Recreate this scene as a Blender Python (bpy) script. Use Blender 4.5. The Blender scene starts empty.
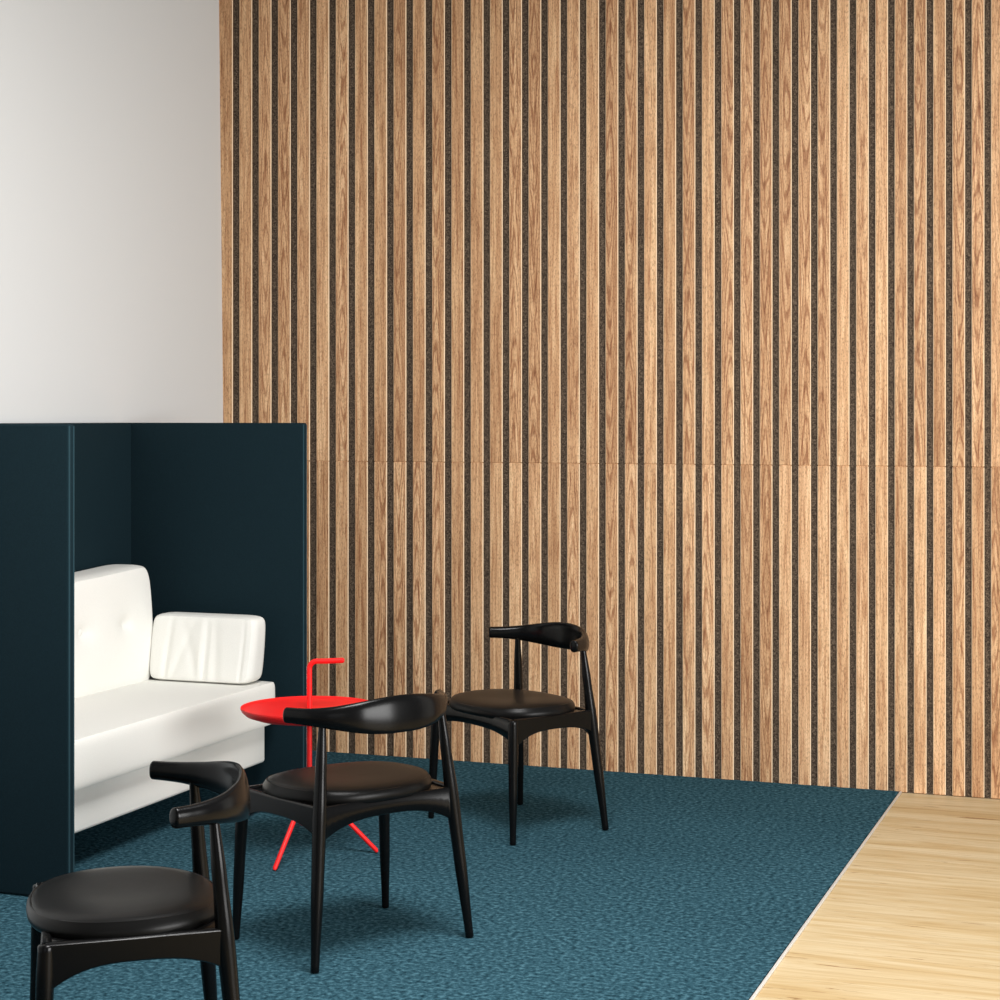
import bpy, bmesh, math, random
from mathutils import Vector, Matrix
random.seed(7)
PI = math.pi
col = bpy.context.scene.collection

# ------------------------------------------------------------------ helpers
def link(name, bm, mat, parent=None, smooth=True, angle=40):
    me = bpy.data.meshes.new(name)
    bmesh.ops.recalc_face_normals(bm, faces=bm.faces)
    bm.to_mesh(me); bm.free()
    if smooth:
        me.polygons.foreach_set('use_smooth', [True]*len(me.polygons))
        try: me.set_sharp_from_angle(angle=math.radians(angle))
        except Exception: pass
    o = bpy.data.objects.new(name, me); col.objects.link(o)
    if mat: me.materials.append(mat)
    if parent: o.parent = parent
    return o

def struct(o):
    o['kind'] = 'structure'; return o

def thing(name, label, cat, loc=(0,0,0), rz=0, group=None):
    o = bpy.data.objects.new(name, None); col.objects.link(o)
    o.empty_display_size = .1
    o.location = loc; o.rotation_euler = (0,0,rz)
    o['label'] = label; o['category'] = cat
    if group: o['group'] = group
    return o

def copy_thing(root, label, loc, rz):
    r = root.copy(); col.objects.link(r)
    r.location = loc; r.rotation_euler = (0,0,rz); r['label'] = label
    for ch in list(root.children):
        c = ch.copy(); col.objects.link(c); c.parent = r
        for g in ch.children:
            d = g.copy(); col.objects.link(d); d.parent = c
    return r

def add_box(bm, x0, x1, y0, y1, z0, z1, bevel=0, seg=3):
    r = bmesh.ops.create_cube(bm, size=1)
    vs = r['verts']
    for v in vs:
        v.co = Vector((x0+(v.co.x+.5)*(x1-x0), y0+(v.co.y+.5)*(y1-y0), z0+(v.co.z+.5)*(z1-z0)))
    if bevel:
        es = list({e for v in vs for e in v.link_edges})
        bmesh.ops.bevel(bm, geom=es, offset=bevel, segments=seg, profile=.5, affect='EDGES')

def add_tube(bm, pts, radii, n=20, cap=True, flat=1.0):
    """round tube through pts with a radius at each, rounded end caps"""
    pts = [Vector(p) for p in pts]
    rings = []; up = None
    for i, p in enumerate(pts):
        a = pts[max(i-1,0)]; b = pts[min(i+1,len(pts)-1)]
        t = (b-a).normalized()
        if up is None:
            up = Vector((0,1,0)) if abs(t.y) < .8 else Vector((1,0,0))
        s = t.cross(up).normalized(); up = s.cross(t).normalized()
        rings.append([bm.verts.new(p + radii[i]*(math.cos(2*PI*k/n)*s + flat*math.sin(2*PI*k/n)*up)) for k in range(n)])
    for r0, r1 in zip(rings, rings[1:]):
        for k in range(n):
            bm.faces.new((r0[k], r0[(k+1)%n], r1[(k+1)%n], r1[k]))
    if cap:
        bm.faces.new(rings[0][::-1]); bm.faces.new(rings[-1])

def leg_mesh(pts, radii, steps=28):
    """tapered turned leg: radii interpolated smoothly along a polyline, softly rounded ends"""
    bm = bmesh.new()
    a, b = Vector(pts[0]), Vector(pts[1])
    P = []; Rr = []
    L = (b-a).length
    for e, k in ((0,.62),(.0015,.86),(.004,1.0)):
        P.append(a + (b-a)*e/L); Rr.append(radii[0][1]*k)
    for i in range(1, steps):
        t = i/steps
        for (t0,r0),(t1,r1) in zip(radii, radii[1:]):
            if t0 <= t <= t1:
                u = (t-t0)/(t1-t0); u = u*u*(3-2*u); r = r0+(r1-r0)*u; break
        P.append(a+(b-a)*t); Rr.append(r)
    re = radii[-1][1]
    for e, k in ((.006,1.0),(.003,.9),(.001,.65),(.0,.3)):
        P.append(b - (b-a)*e/L); Rr.append(re*k)
    add_tube(bm, P, Rr, 20)
    return bm

def catmull(P, n):
    out = []
    for i in range(len(P)-1):
        p0 = P[max(i-1,0)]; p1 = P[i]; p2 = P[i+1]; p3 = P[min(i+2,len(P)-1)]
        for k in range(n):
            t = k/n
            out.append(tuple(.5*((2*b)+(-a+c)*t+(2*a-5*b+4*c-d)*t*t+(-a+3*b-3*c+d)*t**3) for a,b,c,d in zip(p0,p1,p2,p3)))
    out.append(tuple(P[-1]))
    return out

def cushion(bm, c, size, e=(5,5,5), n=28, fn=None, crown=0.0):
    """soft box: subdivided cube pushed to a superellipsoid with crowned faces"""
    r = bmesh.ops.create_cube(bm, size=2)
    es = list({ed for v in r['verts'] for ed in v.link_edges})
    bmesh.ops.subdivide_edges(bm, edges=es, cuts=n, use_grid_fill=True)
    for v in bm.verts:
        if not (v.co.length > 0): continue
    for v in list(bm.verts):
        p = v.co
        x, y, z = (math.sin(q*PI/2*.92)/math.sin(PI/2*.92) for q in p)
        s = (abs(x)**e[0] + abs(y)**e[1] + abs(z)**e[2])**(1/max(e))
        x, y, z = x/s, y/s, z/s
        q = Vector((x,y,z))
        if fn: q = fn(q)
        v.co = Vector((c[0]+q.x*size[0]/2, c[1]+q.y*size[1]/2, c[2]+q.z*size[2]/2))

# ------------------------------------------------------------------ materials
def srgb(r, g, b):
    f = lambda v: (v/255/12.92) if v/255 <= .04045 else ((v/255+.055)/1.055)**2.4
    return (f(r), f(g), f(b), 1)

def new_mat(name, base=(.5,.5,.5,1), rough=.5, spec=.5):
    m = bpy.data.materials.new(name); m.use_nodes = True
    b = m.node_tree.nodes['Principled BSDF']
    b.inputs['Base Color'].default_value = base
    b.inputs['Roughness'].default_value = rough
    b.inputs['Specular IOR Level'].default_value = spec
    return m, m.node_tree, b

def node(nt, t, **kw):
    n = nt.nodes.new(t)
    for k, v in kw.items():
        if k in n.inputs: n.inputs[k].default_value = v
        else: setattr(n, k, v)
    return n

def ramp(nt, fac, stops):
    r = nt.nodes.new('ShaderNodeValToRGB'); cr = r.color_ramp
    while len(cr.elements) < len(stops): cr.elements.new(.5)
    for e, (p, c) in zip(cr.elements, stops): e.position = p; e.color = c
    nt.links.new(fac, r.inputs[0]); return r.outputs[0]

def coords(nt, scale, offset_attr=None):
    tc = nt.nodes.new('ShaderNodeTexCoord'); mp = nt.nodes.new('ShaderNodeMapping')
    mp.inputs['Scale'].default_value = scale
    nt.links.new(tc.outputs['Object'], mp.inputs['Vector'])
    out = mp.outputs[0]
    if offset_attr:
        at = node(nt, 'ShaderNodeAttribute', attribute_name=offset_attr)
        ml = node(nt, 'ShaderNodeMath', operation='MULTIPLY'); ml.inputs[1].default_value = 211.0
        nt.links.new(at.outputs['Fac'], ml.inputs[0])
        va = node(nt, 'ShaderNodeVectorMath', operation='ADD')
        nt.links.new(out, va.inputs[0]); nt.links.new(ml.outputs[0], va.inputs[1])
        out = va.outputs[0]
    return out

def noise(nt, vec, scale, detail=4, rough=.5, dist=0):
    n = node(nt, 'ShaderNodeTexNoise'); n.inputs['Scale'].default_value = scale
    n.inputs['Detail'].default_value = detail; n.inputs['Roughness'].default_value = rough
    n.inputs['Distortion'].default_value = dist
    nt.links.new(vec, n.inputs['Vector']); return n.outputs['Fac']

def mixc(nt, fac, a, b, mode='MIX'):
    m = nt.nodes.new('ShaderNodeMix'); m.data_type = 'RGBA'; m.blend_type = mode
    for s, v in ((m.inputs[0], fac), (m.inputs[6], a), (m.inputs[7], b)):
        if hasattr(v, 'links'): nt.links.new(v, s)
        else: s.default_value = v
    return m.outputs[2]

def bump(nt, b, h, strength, dist):
    n = node(nt, 'ShaderNodeBump'); n.inputs['Strength'].default_value = strength
    n.inputs['Distance'].default_value = dist
    nt.links.new(h, n.inputs['Height']); nt.links.new(n.outputs[0], b.inputs['Normal'])

# white plaster
M_wall, nt, b = new_mat('white_plaster', srgb(210,212,212), .85, .2)
bump(nt, b, noise(nt, coords(nt,(1,1,1)), 60, 3), .05, .002)

# oak slats: long vertical grain, tone differs from slat to slat
M_slat, nt, b = new_mat('oak_slat', rough=.6, spec=.3)
v1 = coords(nt, (26, 26, 1.1), 'slat_tone')
v2 = coords(nt, (150, 150, 5.0), 'slat_tone')
v3 = coords(nt, (1, 1, .30), 'slat_tone')
g1 = noise(nt, v1, 1.0, 5, .6, 1.6)
g2 = noise(nt, v2, 1.0, 4, .65, .3)
g3 = noise(nt, v3, 260, 2, .6)
def mth(op, a, b_=None):
    n = node(nt, 'ShaderNodeMath', operation=op)
    for i_, v in enumerate((a, b_)):
        if v is None: continue
        if hasattr(v, 'links'): nt.links.new(v, n.inputs[i_])
        else: n.inputs[i_].default_value = v
    return n.outputs[0]
sx = nt.nodes.new('ShaderNodeSeparateXYZ'); nt.links.new(coords(nt, (1,1,1)), sx.inputs[0])
mid = node(nt, 'ShaderNodeAttribute', attribute_name='slat_middle').outputs['Fac']
ton = node(nt, 'ShaderNodeAttribute', attribute_name='slat_tone').outputs['Fac']
xr = mth('MULTIPLY', mth('SUBTRACT', sx.outputs[0], mid), 34.0)
zz = mth('PINGPONG', mth('ADD', sx.outputs[2], mth('MULTIPLY', ton, 37.0)), 1.15)
wob = noise(nt, coords(nt, (22, 22, 2.2), 'slat_tone'), 1.0, 3, .55)
ph = mth('ADD', mth('ADD', mth('MULTIPLY', mth('MULTIPLY', xr, xr), 2.3), mth('MULTIPLY', zz, 6.5)), mth('MULTIPLY', wob, 3.2))
arch = mth('SINE', mth('MULTIPLY', ph, 2*PI))
amask = ramp(nt, mth('FRACT', mth('MULTIPLY', ton, 17.3)), [(.35, (0,0,0,1)), (.75, (1,1,1,1))])
base = ramp(nt, g1, [(.25, srgb(184,139,96)), (.5, srgb(216,174,130)), (.75, srgb(240,206,162))])
fine = ramp(nt, g2, [(.34, srgb(186,152,122)), (.46, srgb(232,222,210)), (.58, (1,1,1,1))])
c = mixc(nt, .85, base, fine, 'MULTIPLY')
wr = ramp(nt, mth('MULTIPLY_ADD', arch, .5), [(.0, (1,1,1,1)), (.55, (1,1,1,1)), (1, srgb(180,144,112))])
wr.node.inputs[0].links[0].from_node.inputs[2].default_value = .5
c = mixc(nt, mth('MULTIPLY', amask, .75), c, wr, 'MULTIPLY')
sp = ramp(nt, g3, [(.36, srgb(170,150,130)), (.5, (1,1,1,1)), (.66, (1.0,1.0,1.0,1))])
c = mixc(nt, .6, c, sp, 'MULTIPLY')
at = node(nt, 'ShaderNodeAttribute', attribute_name='slat_tone')
tone = ramp(nt, at.outputs['Fac'], [(0, srgb(226,218,208)), (.5, srgb(242,238,232)), (1, (1,1,1,1))])
c = mixc(nt, 1.0, c, tone, 'MULTIPLY')
hs = node(nt, 'ShaderNodeHueSaturation'); hs.inputs['Value'].default_value = 1.25; hs.inputs['Saturation'].default_value = .93
nt.links.new(c, hs.inputs['Color']); nt.links.new(hs.outputs[0], b.inputs['Base Color'])
bump(nt, b, g2, .12, .001)

M_edge, nt, b = new_mat('slat_edge_highlight', srgb(246,222,188), .6, .3)  # thin edge highlight painted as a paler colour on the slat chamfers
# felt behind the slats
M_felt, nt, b = new_mat('acoustic_felt', rough=.95, spec=.1)
g = noise(nt, coords(nt,(1,1,1)), 190, 3, .7)
nt.links.new(ramp(nt, g, [(.34, srgb(42,34,28)), (.5, srgb(78,66,55)), (.68, srgb(126,110,94))]), b.inputs['Base Color'])
bump(nt, b, g, .4, .002)

# carpet
M_carpet, nt, b = new_mat('teal_carpet', rough=1, spec=.0)
g = noise(nt, coords(nt,(1,1,1)), 62, 3, .62)
gb = noise(nt, coords(nt,(1,1,1)), 1.3, 2, .5)
c = ramp(nt, g, [(.30, srgb(24,46,55)), (.5, srgb(48,80,92)), (.70, srgb(80,118,131))])
c = mixc(nt, .25, c, ramp(nt, gb, [(.3, srgb(190,190,190)), (.7, (1,1,1,1))]), 'MULTIPLY')
nt.links.new(c, b.inputs['Base Color'])
bump(nt, b, g, .7, .006)

# natural timber floor, grain runs along the slat wall
M_floor, nt, b = new_mat('pale_timber_floor', rough=.5, spec=.25)
vx = coords(nt, (1.3, 11, 1))
n1 = noise(nt, vx, 1.0, 5, .6, 1.2)
n2 = noise(nt, coords(nt, (3.0, 60, 1)), 1.0, 4, .6, .5)
n3 = noise(nt, coords(nt, (4.2, 34, 1)), 1.0, 4, .6, 1.2)
c = ramp(nt, n1, [(.25, srgb(182,153,106)), (.42, srgb(200,176,133)), (.6, srgb(211,193,157)), (.8, srgb(194,166,120))])
c = mixc(nt, .22, c, ramp(nt, n2, [(.35, srgb(205,180,140)), (.6, (1,1,1,1))]), 'MULTIPLY')
c = mixc(nt, .85, c, ramp(nt, n3, [(.0, srgb(150,108,70)), (.29, srgb(172,132,92)), (.37, (1,1,1,1))]), 'MULTIPLY')
br = node(nt, 'ShaderNodeTexBrick'); br.offset = .37
br.inputs['Color1'].default_value = (1,1,1,1); br.inputs['Color2'].default_value = srgb(236,228,214)
br.inputs['Mortar'].default_value = srgb(170,140,100); br.inputs['Scale'].default_value = 1
br.inputs['Mortar Size'].default_value = .0009; br.inputs['Brick Width'].default_value = 1.1; br.inputs['Row Height'].default_value = .095
nt.links.new(coords(nt,(1,1,1)), br.inputs['Vector'])
c = mixc(nt, .5, c, br.outputs['Color'], 'MULTIPLY')
nt.links.new(c, b.inputs['Base Color'])

# booth upholstery
M_screen, nt, b = new_mat('dark_teal_felt', rough=.92, spec=.12)
g = noise(nt, coords(nt,(1,1,1)), 320, 2, .5)
nt.links.new(ramp(nt, g, [(.3, srgb(14,31,37)), (.7, srgb(19,38,45))]), b.inputs['Base Color'])
bump(nt, b, g, .15, .001)
M_pipe, nt, b = new_mat('teal_piping', srgb(34,60,68), .8, .2)

M_white, nt, b = new_mat('cream_upholstery', rough=.8, spec=.2)
g = noise(nt, coords(nt,(1,1,1)), 380, 2, .5)
nt.links.new(ramp(nt, g, [(.3, srgb(226,225,219)), (.7, srgb(233,232,226))]), b.inputs['Base Color'])
bump(nt, b, g, .08, .001)

# chairs
M_black, nt, b = new_mat('black_stained_wood', (.0030,.0030,.0031,1), .22, .19)
g = noise(nt, coords(nt,(30,30,4)), 1, 3, .5)
bump(nt, b, g, .04, .001)
M_leather, nt, b = new_mat('black_leather', (.0050,.0048,.0046,1), .35, .16)
bump(nt, b, noise(nt, coords(nt,(1,1,1)), 160, 3, .6), .1, .001)
M_pad, nt, b = new_mat('dark_felt_glide', (.02,.02,.02,1), .8, .2)

M_red, nt, b = new_mat('red_powder_coat', srgb(240,30,30), .45, .35)
M_alu, nt, b = new_mat('aluminium_strip', srgb(225,225,222), .4, .5)
b.inputs['Metallic'].default_value = .3
M_darkmetal, nt, b = new_mat('black_metal', (.015,.015,.016,1), .5, .4)

# ------------------------------------------------------------------ camera
CAM_H = 1.55; YAW = math.radians(20.14); FPX = 1826.0; HORIZON = 418.0
cam_d = bpy.data.cameras.new('camera'); cam = bpy.data.objects.new('camera', cam_d); col.objects.link(cam)
cam.location = (0, 0, CAM_H); cam.rotation_euler = (PI/2, 0, YAW)
cam_d.sensor_width = 36; cam_d.sensor_fit = 'HORIZONTAL'
cam_d.lens = 36*FPX/1000
cam_d.shift_y = -(500-HORIZON)/1000
cam_d.clip_start = .05
bpy.context.scene.camera = cam

# ------------------------------------------------------------------ setting
WY = 7.69           # face of the slats
WX = -4.19          # face of the white wall
TOP = 3.95
CE = -1.055         # edge of the carpet
bm = bmesh.new(); add_box(bm, WX-.15, 3.6, -4.6, WY+.2, -.12, -.006)
struct(link('floor', bm, M_floor, smooth=False))

bm = bmesh.new()
# the white wall, its corner with the slats a little out of plumb
vs = [bm.verts.new(p) for p in ((WX-.15,-4.6,-.12),(WX,-4.6,-.12),(WX-.012,WY+.2,-.12),(WX-.15,WY+.2,-.12),
                                (WX-.15,-4.6,TOP),(WX-.03,-4.6,TOP),(WX-.058,WY+.2,TOP),(WX-.15,WY+.2,TOP))]
for f in ((0,3,2,1),(4,5,6,7),(0,1,5,4),(1,2,6,5),(2,3,7,6),(3,0,4,7)): bm.faces.new([vs[i] for i in f])
struct(link('wall_left', bm, M_wall, smooth=False))

bm = bmesh.new(); add_box(bm, WX-.15, 3.6, WY+.012, WY+.16, -.12, TOP)
wall_back = struct(link('wall_back', bm, M_wall, smooth=False))
bm = bmesh.new(); add_box(bm, WX-.1, .9, WY+.0075, WY+.0119, -.006, TOP)
link('felt_backing', bm, M_felt, wall_back, smooth=False)

# slats: two rows, joint at eye level; battens grow gently narrower from the corner towards the right
JOINT = 1.348
def along(u):       # u in slat pitches from the corner -> X on the wall
    t = (236.0 + 19.275*u - 500)/FPX
    return WY*(-math.sin(YAW)+t*math.cos(YAW))/(math.cos(YAW)+t*math.sin(YAW))
def slat_row(z0, z1, shift):
    bm = bmesh.new(); lay = bm.faces.layers.float.new('slat_tone'); lm = bm.faces.layers.float.new('slat_middle')
    for k in range(-1, 52):
        a = along(k + .162); c_ = along(k + 1 - .180)
        if k == -1: a = WX - .09
        if a > .85: break
        n0 = len(bm.faces)
        bm.faces.ensure_lookup_table()
        old = set(bm.faces)
        add_box(bm, a, c_, WY, WY+.0085, z0, z1, .0026, 1)
        tone = random.random()*(1-.35*shift); off = random.uniform(-.012, .012)
        for f in bm.faces:
            if f not in old:
                f[lay] = tone; f[lm] = (a+c_)/2 + off
                n = f.normal if f.normal.length else Vector((0,0,0))
                f.normal_update(); n = f.normal
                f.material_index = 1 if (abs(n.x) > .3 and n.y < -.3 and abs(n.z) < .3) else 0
    return bm
for row in (slat_row(-.004, JOINT+.0015, 0), slat_row(JOINT+.0016, TOP, 1)):
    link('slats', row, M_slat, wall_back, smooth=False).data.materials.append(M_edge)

# carpet with its metal edge strip
bm = bmesh.new(); add_box(bm, WX+.002, CE, .6, WY-.001, -.0058, 0)
carpet = link('carpet', bm, M_carpet, smooth=False)
carpet['label'] = 'teal blue speckled carpet beside the pale timber floor'; carpet['category'] = 'carpet'
bm = bmesh.new(); add_box(bm, CE+.0035, CE+.0115, .6, WY-.001, -.0058, .0012, .0008, 2)
link('edge_strip', bm, M_alu, carpet)['label'] = 'pale metal edge strip'

# ------------------------------------------------------------------ booth sofa
sofa = thing('booth_sofa', 'cream upholstered booth sofa with tall dark teal screens against the white wall', 'sofa', (-3.75, 5.9, 0))
def place(o):  # geometry is laid out in room coordinates; move it under the sofa's base
    o.data.transform(Matrix.Translation((3.75, -5.9, 0))); return o
NY, FY = 5.02, 6.745; FX = -3.333; PT = 1.53; BX = -4.14
def panel(name, x0, x1, y0, y1):
    bm = bmesh.new(); add_box(bm, x0, x1, y0, y1, .004, PT, .007, 3)
    return place(link(name, bm, M_screen, sofa))
near = panel('side_screen', BX-.035, FX+.018, NY, NY+.036)
far = panel('side_screen', BX-.035, FX, FY, FY+.036)
panel('back_screen', BX-.036, BX, NY+.036, FY)
for scr, y0, fx in ((near, NY, FX+.018), (far, FY, FX)):      # welt down the front edge and along the top
    bm = bmesh.new()
    for yy in (y0+.006, y0+.030):
        add_tube(bm, [(fx-.001, yy, .01), (fx-.001, yy, PT-.006)], [.0035]*2, 8)
    o = place(link('piping', bm, M_pipe, scr))
SY0, SY1 = NY+.038, 6.70
bm = bmesh.new(); add_box(bm, BX+.002, -3.482, SY0, SY1, .139, .30, .012, 3)
place(link('seat_base', bm, M_white, sofa))
bm = bmesh.new()
def seat_fn(q):
    q = q.copy()
    q.z += .05*(1-q.x**2)*(1-q.y**2)*(1 if q.z > 0 else 0)
    return q
bm = bmesh.new(); cushion(bm, ((BX-3.424)/2, (SY0+SY1)/2, .389), (BX*-1-3.424, SY1-SY0, .172), (8,40,8), 40, seat_fn)
seatc = place(link('seat_cushion', bm, M_white, sofa, angle=80))
# back cushion: leans, crowned top, button tufted
BL = 1.60; BC = 6.605-BL/2; BH = .50; BT = .19
btn = [(y, .05) for y in (-.80, -.425, -.047, .331, .709)]
def back_fn(q):
    q = q.copy()
    x, y, z = q
    if x > 0:
        for by, bz in btn:
            d2 = ((y-by)*BL/2)**2 + ((z-bz)*BH/2)**2
            q.x -= .24*math.exp(-d2/.0009) + .10*math.exp(-d2/.010)
        q.x += .10*(1-abs(z)**2)
    q.y *= 1 - .015 + .012*(1-z*z)
    if z > 0: q.z -= .12*(1-y*y)*z
    q.x -= 0.10*z
    return q
bm = bmesh.new(); cushion(bm, (-4.030, BC, .708), (BT, BL, BH), (4,14,10), 56, back_fn)
backc = place(link('back_cushion', bm, M_white, sofa, angle=80))
for by, bz in btn:
    bm = bmesh.new()
    bmesh.ops.create_uvsphere(bm, u_segments=16, v_segments=8, radius=1)
    xs = -4.030 + (1.0+.10*(1-bz*bz)-.34-.10*bz)*BT/2
    for v in bm.verts: v.co = Vector((xs+v.co.x*.010, BC+by*.965*BL/2+v.co.y*.021, .708+bz*BH/2+v.co.z*.021))
    place(link('button', bm, M_white, backc))

# loose end pillow
PW, PH, PD = .475, .270, .13
pillow = thing('pillow', 'cream gathered pillow leaning on the dark screen at the far sofa end', 'pillow', (-3.695, 6.60, .4770))
def pil_fn(q):
    q = q.copy(); x, y, z = q
    w = 0
    for cx, s, a, sl in ((-.62,.035,.20,.05),(-.36,.05,.14,.22),(.10,.035,.28,0.0),(.02,.05,-.12,.0),(.30,.06,.16,-.05),(-.15,.06,.12,-.2),(.80,.02,.12,0)):
        xx = x-(cx+sl*(z+.2)); w += a*math.exp(-(xx/s)**2/2)*(1-.55*max(z,0))
    if y < 0: q.y += w*.55*(1-z**8)
    q.x *= 1+.012*z + .02*(1-z*z)
    q.y *= 1 - .10*z
    q.y += .30*(z)
    return q
bm = bmesh.new(); cushion(bm, (0, 0, PH/2), (PW, PD, PH), (10,4,10), 60, pil_fn)
link('pillow_cover', bm, M_white, pillow, angle=80)

# ------------------------------------------------------------------ elbow chairs
def make_chair(label):
    t = thing('elbow_chair', label, 'chair', group='black elbow chairs on the carpet')
    # seat pad
    bm = bmesh.new(); N = 64; rings = []
    def plan(a, k):
        ca, sa = math.cos(a), math.sin(a)
        e = 2/2.5
        x = .256*math.copysign(abs(ca)**e, ca); y = .215*math.copysign(abs(sa)**e, sa)
        x *= 1 - .10*max(0, -y/.215)**1.5 - .03*max(0, y/.215)
        return x*k, .036 + y*k
    prof = [(.90,.440),(.975,.442),(.995,.449),(1.0,.457),(.992,.466),(.972,.4735),(.955,.4755),(.947,.4745),(.935,.4765),(.88,.481),(.75,.485),(.55,.486),(.35,.485),(.15,.484)]
    for k, z in prof:
        rings.append([bm.verts.new((*plan(2*PI*i/N, k), z + .006*(k<.96)*math.cos(2*PI*i/N)**2*k)) for i in range(N)])
    for r0, r1 in zip(rings, rings[1:]):
        for i in range(N): bm.faces.new((r0[i], r0[(i+1)%N], r1[(i+1)%N], r1[i]))
    bm.faces.new(rings[-1]); bm.faces.new(rings[0][::-1])
    link('seat', bm, M_leather, t, angle=60)['label'] = 'black leather seat pad'
    # legs
    FF, FT = (.274, .228), (.256, .214, .450)
    RF, RJ = (.276, .198), (.212, .140, .700)
    def fleg(z): u = z/FT[2]; return (FF[0]+(FT[0]-FF[0])*u, FF[1]+(FT[1]-FF[1])*u)
    def rleg(z): u = z/.678;  return (RF[0]+(RJ[0]-RF[0])*u, -(RF[1]+(RJ[1]-RF[1])*u))
    for s in (-1, 1):
        bm = leg_mesh([(s*FF[0], FF[1], 0), (s*FT[0], FT[1], FT[2])], [(0,.0115),(.45,.0165),(.85,.019),(1,.0175)])
        link('leg', bm, M_black, t, angle=60)
        xy = rleg(.695)
        bm = leg_mesh([(s*RF[0], -RF[1], 0), (s*xy[0], xy[1], .695)], [(0,.0125),(.35,.0185),(.60,.0205),(.80,.0165),(1,.0105)], 36)
        link('leg', bm, M_black, t, angle=60)
    # seat frame: four rails with arched lower edges
    bm = bmesh.new()
    def rail(pa, pb, bow, zt0, zt1, za, zm, zb, th):
        n = 20; L = []; ax = Vector((pb[0]-pa[0], pb[1]-pa[1])); nr = Vector((-ax.y, ax.x)).normalized()
        secs = []
        for i in range(n+1):
            u = i/n
            c0 = Vector(pa)+ax*u + nr*bow*4*u*(1-u)
            w = abs(2*u-1); ze = za if u < .5 else zb
            zl = zm + (ze-zm)*(w**2.9)
            zt = zt0+(zt1-zt0)*u
            s0 = []
            for dx, z in ((-1, zl+.004), (-.6, zl), (.6, zl), (1, zl+.004), (1, zt-.004), (.6, zt), (-.6, zt), (-1, zt-.004)):
                q = c0+nr*dx*th/2; s0.append(bm.verts.new((q.x, q.y, z)))
            secs.append(s0)
        for a_, b_ in zip(secs, secs[1:]):
            for k in range(8): bm.faces.new((a_[k], a_[(k+1)%8], b_[(k+1)%8], b_[k]))
        bm.faces.new(secs[0][::-1]); bm.faces.new(secs[-1])
    f = fleg(.40); r = rleg(.40)
    rail((-f[0],f[1]), (f[0],f[1]), -.008, .452, .452, .366, .398, .366, .022)
    rail((r[0],r[1]), (-r[0],r[1]), -.008, .450, .450, .348, .400, .348, .022)
    rail((f[0],f[1]), (r[0],r[1]), .003, .452, .452, .345, .400, .362, .024)
    rail((-r[0],r[1]), (-f[0],f[1]), .003, .452, .452, .362, .400, .345, .024)
    add_box(bm, -.238, .238, -.150, .205, .425, .445, .004, 2)      # the board under the pad
    link('seat_frame', bm, M_black, t, angle=50)
    # bent backrest
    half = [(.274,-.050,.701,.0222,.0170),(.256,-.082,.700,.0230,.0175),(.230,-.122,.699,.0260,.0180),
            (.190,-.166,.698,.033,.0165),(.132,-.204,.698,.0435,.0145),(.066,-.224,.699,.0510,.0125),(0,-.229,.700,.0530,.0120)]
    ctrl = half + [(-x,y,z,a,b) for x,y,z,a,b in half[-2::-1]]
    P = catmull(ctrl, 9)
    bm = bmesh.new(); K = 24; secs = []
    def sec(p, tg, hz, th, cen_shift=0):
        nr = Vector((tg.y, -tg.x, 0)).normalized()      # outward
        lean = .16*(hz-.02)/.04                          # wide part leans back at the top
        up = Vector((0,0,1)) + nr*lean*.9
        out = []
        for k in range(K):
            a = 2*PI*k/K; ca, sa = math.cos(a), math.sin(a)
            e = .85
            out.append(bm.verts.new(Vector(p) + nr*th*math.copysign(abs(ca)**e, ca) + up*hz*math.copysign(abs(sa)**e, sa)))
        return out
    M = len(P)
    for i, q in enumerate(P):
        a = Vector(P[max(i-1,0)][:2]+(0,)); b_ = Vector(P[min(i+1,M-1)][:2]+(0,))
        tg = (b_-a).normalized()
        p = Vector(q[:3])
        if i == 0:
            for e, k in ((.006,.55),(.0045,.82),(.002,.96)): secs.append(sec(p - tg*e, tg, q[3]*k, q[4]*k))
        secs.append(sec(p, tg, q[3], q[4]))
        if i == M-1:
            for e, k in ((.002,.96),(.0045,.82),(.006,.55)): secs.append(sec(p + tg*e, tg, q[3]*k, q[4]*k))
    for a_, b_ in zip(secs, secs[1:]):
        for k in range(K): bm.faces.new((a_[k], a_[(k+1)%K], b_[(k+1)%K], b_[k]))
    bm.faces.new(secs[0][::-1]); bm.faces.new(secs[-1])
    link('backrest', bm, M_black, t, angle=60)
    return t
chair = make_chair('black wooden elbow chair nearest the camera, its feet out of frame')
POSES = [((-2.1795, 3.5897, .001), 2.1911), ((-2.2704, 4.9446, .001), 1.0389), ((-2.3299, 6.5757, .001), 2.5325)]
chair.location, chair.rotation_euler.z = POSES[0]
copy_thing(chair, 'black wooden elbow chair seen from behind, its backrest overlapping the red table', *POSES[1])
copy_thing(chair, 'black wooden elbow chair standing farthest back, close to the slat wall', *POSES[2])

# ------------------------------------------------------------------ red side table
TC = (-2.872, 5.862)
table = thing('side_table', 'small round red side table with a bent handle in front of the cream sofa', 'table', (TC[0], TC[1], .001))
bm = bmesh.new(); N = 72; rings = []; TR = .243
prof = [(.02,.478),(.10,.478),(.190,.486),(.225,.498),(.238,.510),(.243,.520),(.2425,.5245),(.240,.5240),(.236,.5200),(.226,.5180),(.12,.5175),(.012,.5175)]
for r_, z in prof: rings.append([bm.verts.new((r_*math.cos(2*PI*i/N), r_*math.sin(2*PI*i/N), z)) for i in range(N)])
for r0, r1 in zip(rings, rings[1:]):
    for i in range(N): bm.faces.new((r0[i], r0[(i+1)%N], r1[(i+1)%N], r1[i]))
bm.faces.new(rings[0][::-1]); bm.faces.new(rings[-1])
link('tray_top', bm, M_red, table, angle=50)
R_ = .0095
bm = bmesh.new()
add_tube(bm, [(0,0,.20),(0,0,.40),(0,0,.660)], [R_]*3, 16)
link('stem', bm, M_red, table)
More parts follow.
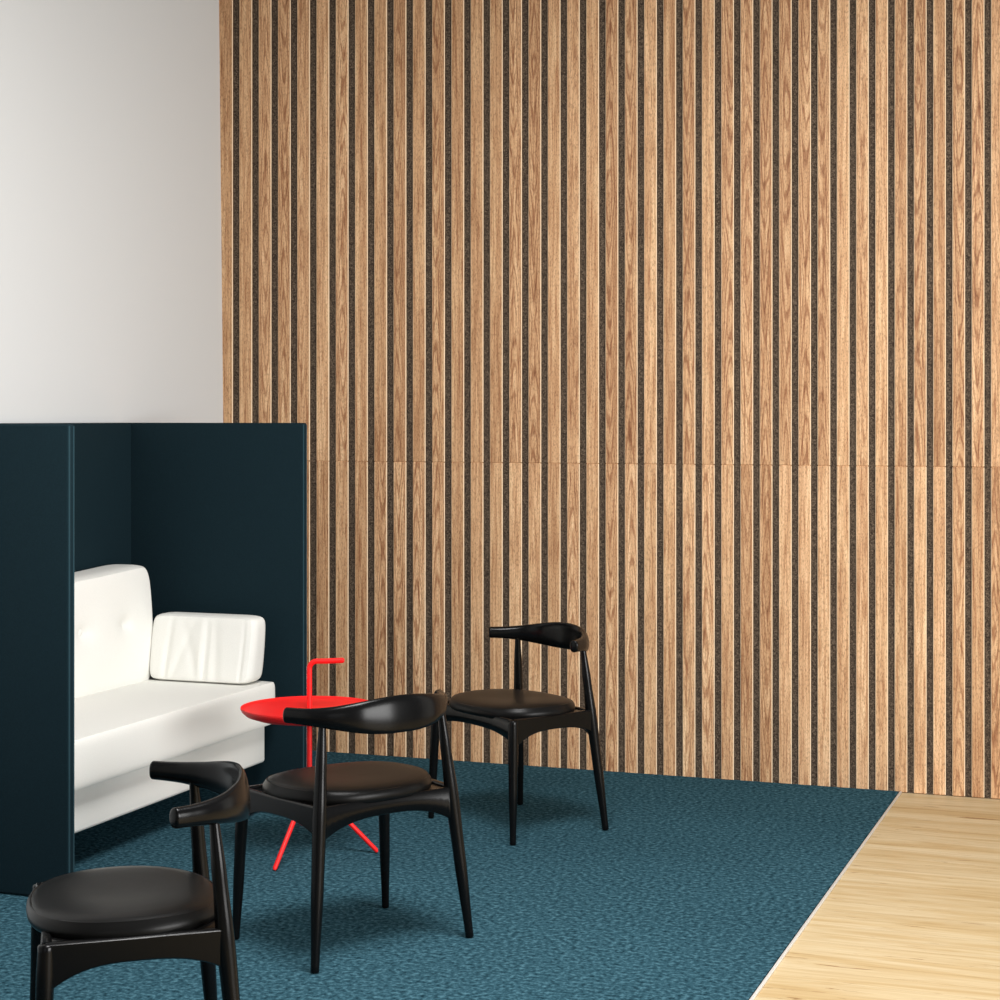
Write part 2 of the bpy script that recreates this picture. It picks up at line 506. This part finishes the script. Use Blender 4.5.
rd = Vector((math.cos(YAW-.10), math.sin(YAW-.10), 0))
pts = [Vector((0,0,.655))]
for i in range(9):
    a = PI/2*i/8; pts.append(Vector((0,0,.657)) + rd*.028*(1-math.cos(a)) + Vector((0,0,.028*math.sin(a))))
pts += [Vector((0,0,.6855))+rd*.06, Vector((0,0,.689))+rd*.122, Vector((0,0,.689))+rd*.126]
bm = bmesh.new(); add_tube(bm, pts, [R_]*(len(pts)-1)+[R_*.6], 16)
link('handle', bm, M_red, table)
bm = bmesh.new(); add_tube(bm, [(0,0,.232),(0,0,.236),(0,0,.272),(0,0,.276)], [.010,.016,.016,.010], 20)
link('hub', bm, M_red, table)
for fx, fy in ((-2.874,5.600), (-2.654,5.956), (-2.955,6.090)):
    d = Vector((fx-TC[0], fy-TC[1], 0))
    bm = bmesh.new()
    add_tube(bm, [Vector((0,0,.256)), d*.5+Vector((0,0,.132)), d+Vector((0,0,.009)), d*1.01+Vector((0,0,.003))], [.0088,.0085,.0080,.005], 14)
    link('leg', bm, M_red, table)

# ------------------------------------------------------------------ light
w = bpy.data.worlds.new('world'); bpy.context.scene.world = w; w.use_nodes = True
w.node_tree.nodes['Background'].inputs[0].default_value = (.93,.96,1,1)
w.node_tree.nodes['Background'].inputs[1].default_value = .17

def area(name, loc, target, sx, sy, power, colr=(1,1,1)):
    l = bpy.data.lights.new(name, 'AREA'); l.shape = 'RECTANGLE'; l.size = sx; l.size_y = sy
    l.energy = power; l.color = colr
    o = bpy.data.objects.new(name, l); col.objects.link(o)
    o.location = loc; o.rotation_euler = (Vector(target)-Vector(loc)).to_track_quat('-Z', 'Y').to_euler()
    return o
area('window_light_right', (4.2, 2.5, 1.9), (-4, 5.2, 1.3), 3.8, 2.4, 460, (1,.995,.985))
area('ceiling_light', (-1.4, 4.1, 3.75), (-1.4, 4.1, 0), 1.4, 1.4, 185, (1,.99,.98))
area('window_light_rear', (0.5, -3.6, 2.2), (-2.0, 7, 1.8), 3.0, 2.0, 15, (1,1,1))

vs_ = bpy.context.scene.view_settings
vs_.view_transform = 'Standard'; vs_.look = 'None'; vs_.gamma = 1; vs_.use_curve_mapping = False
vs_.exposure = 0
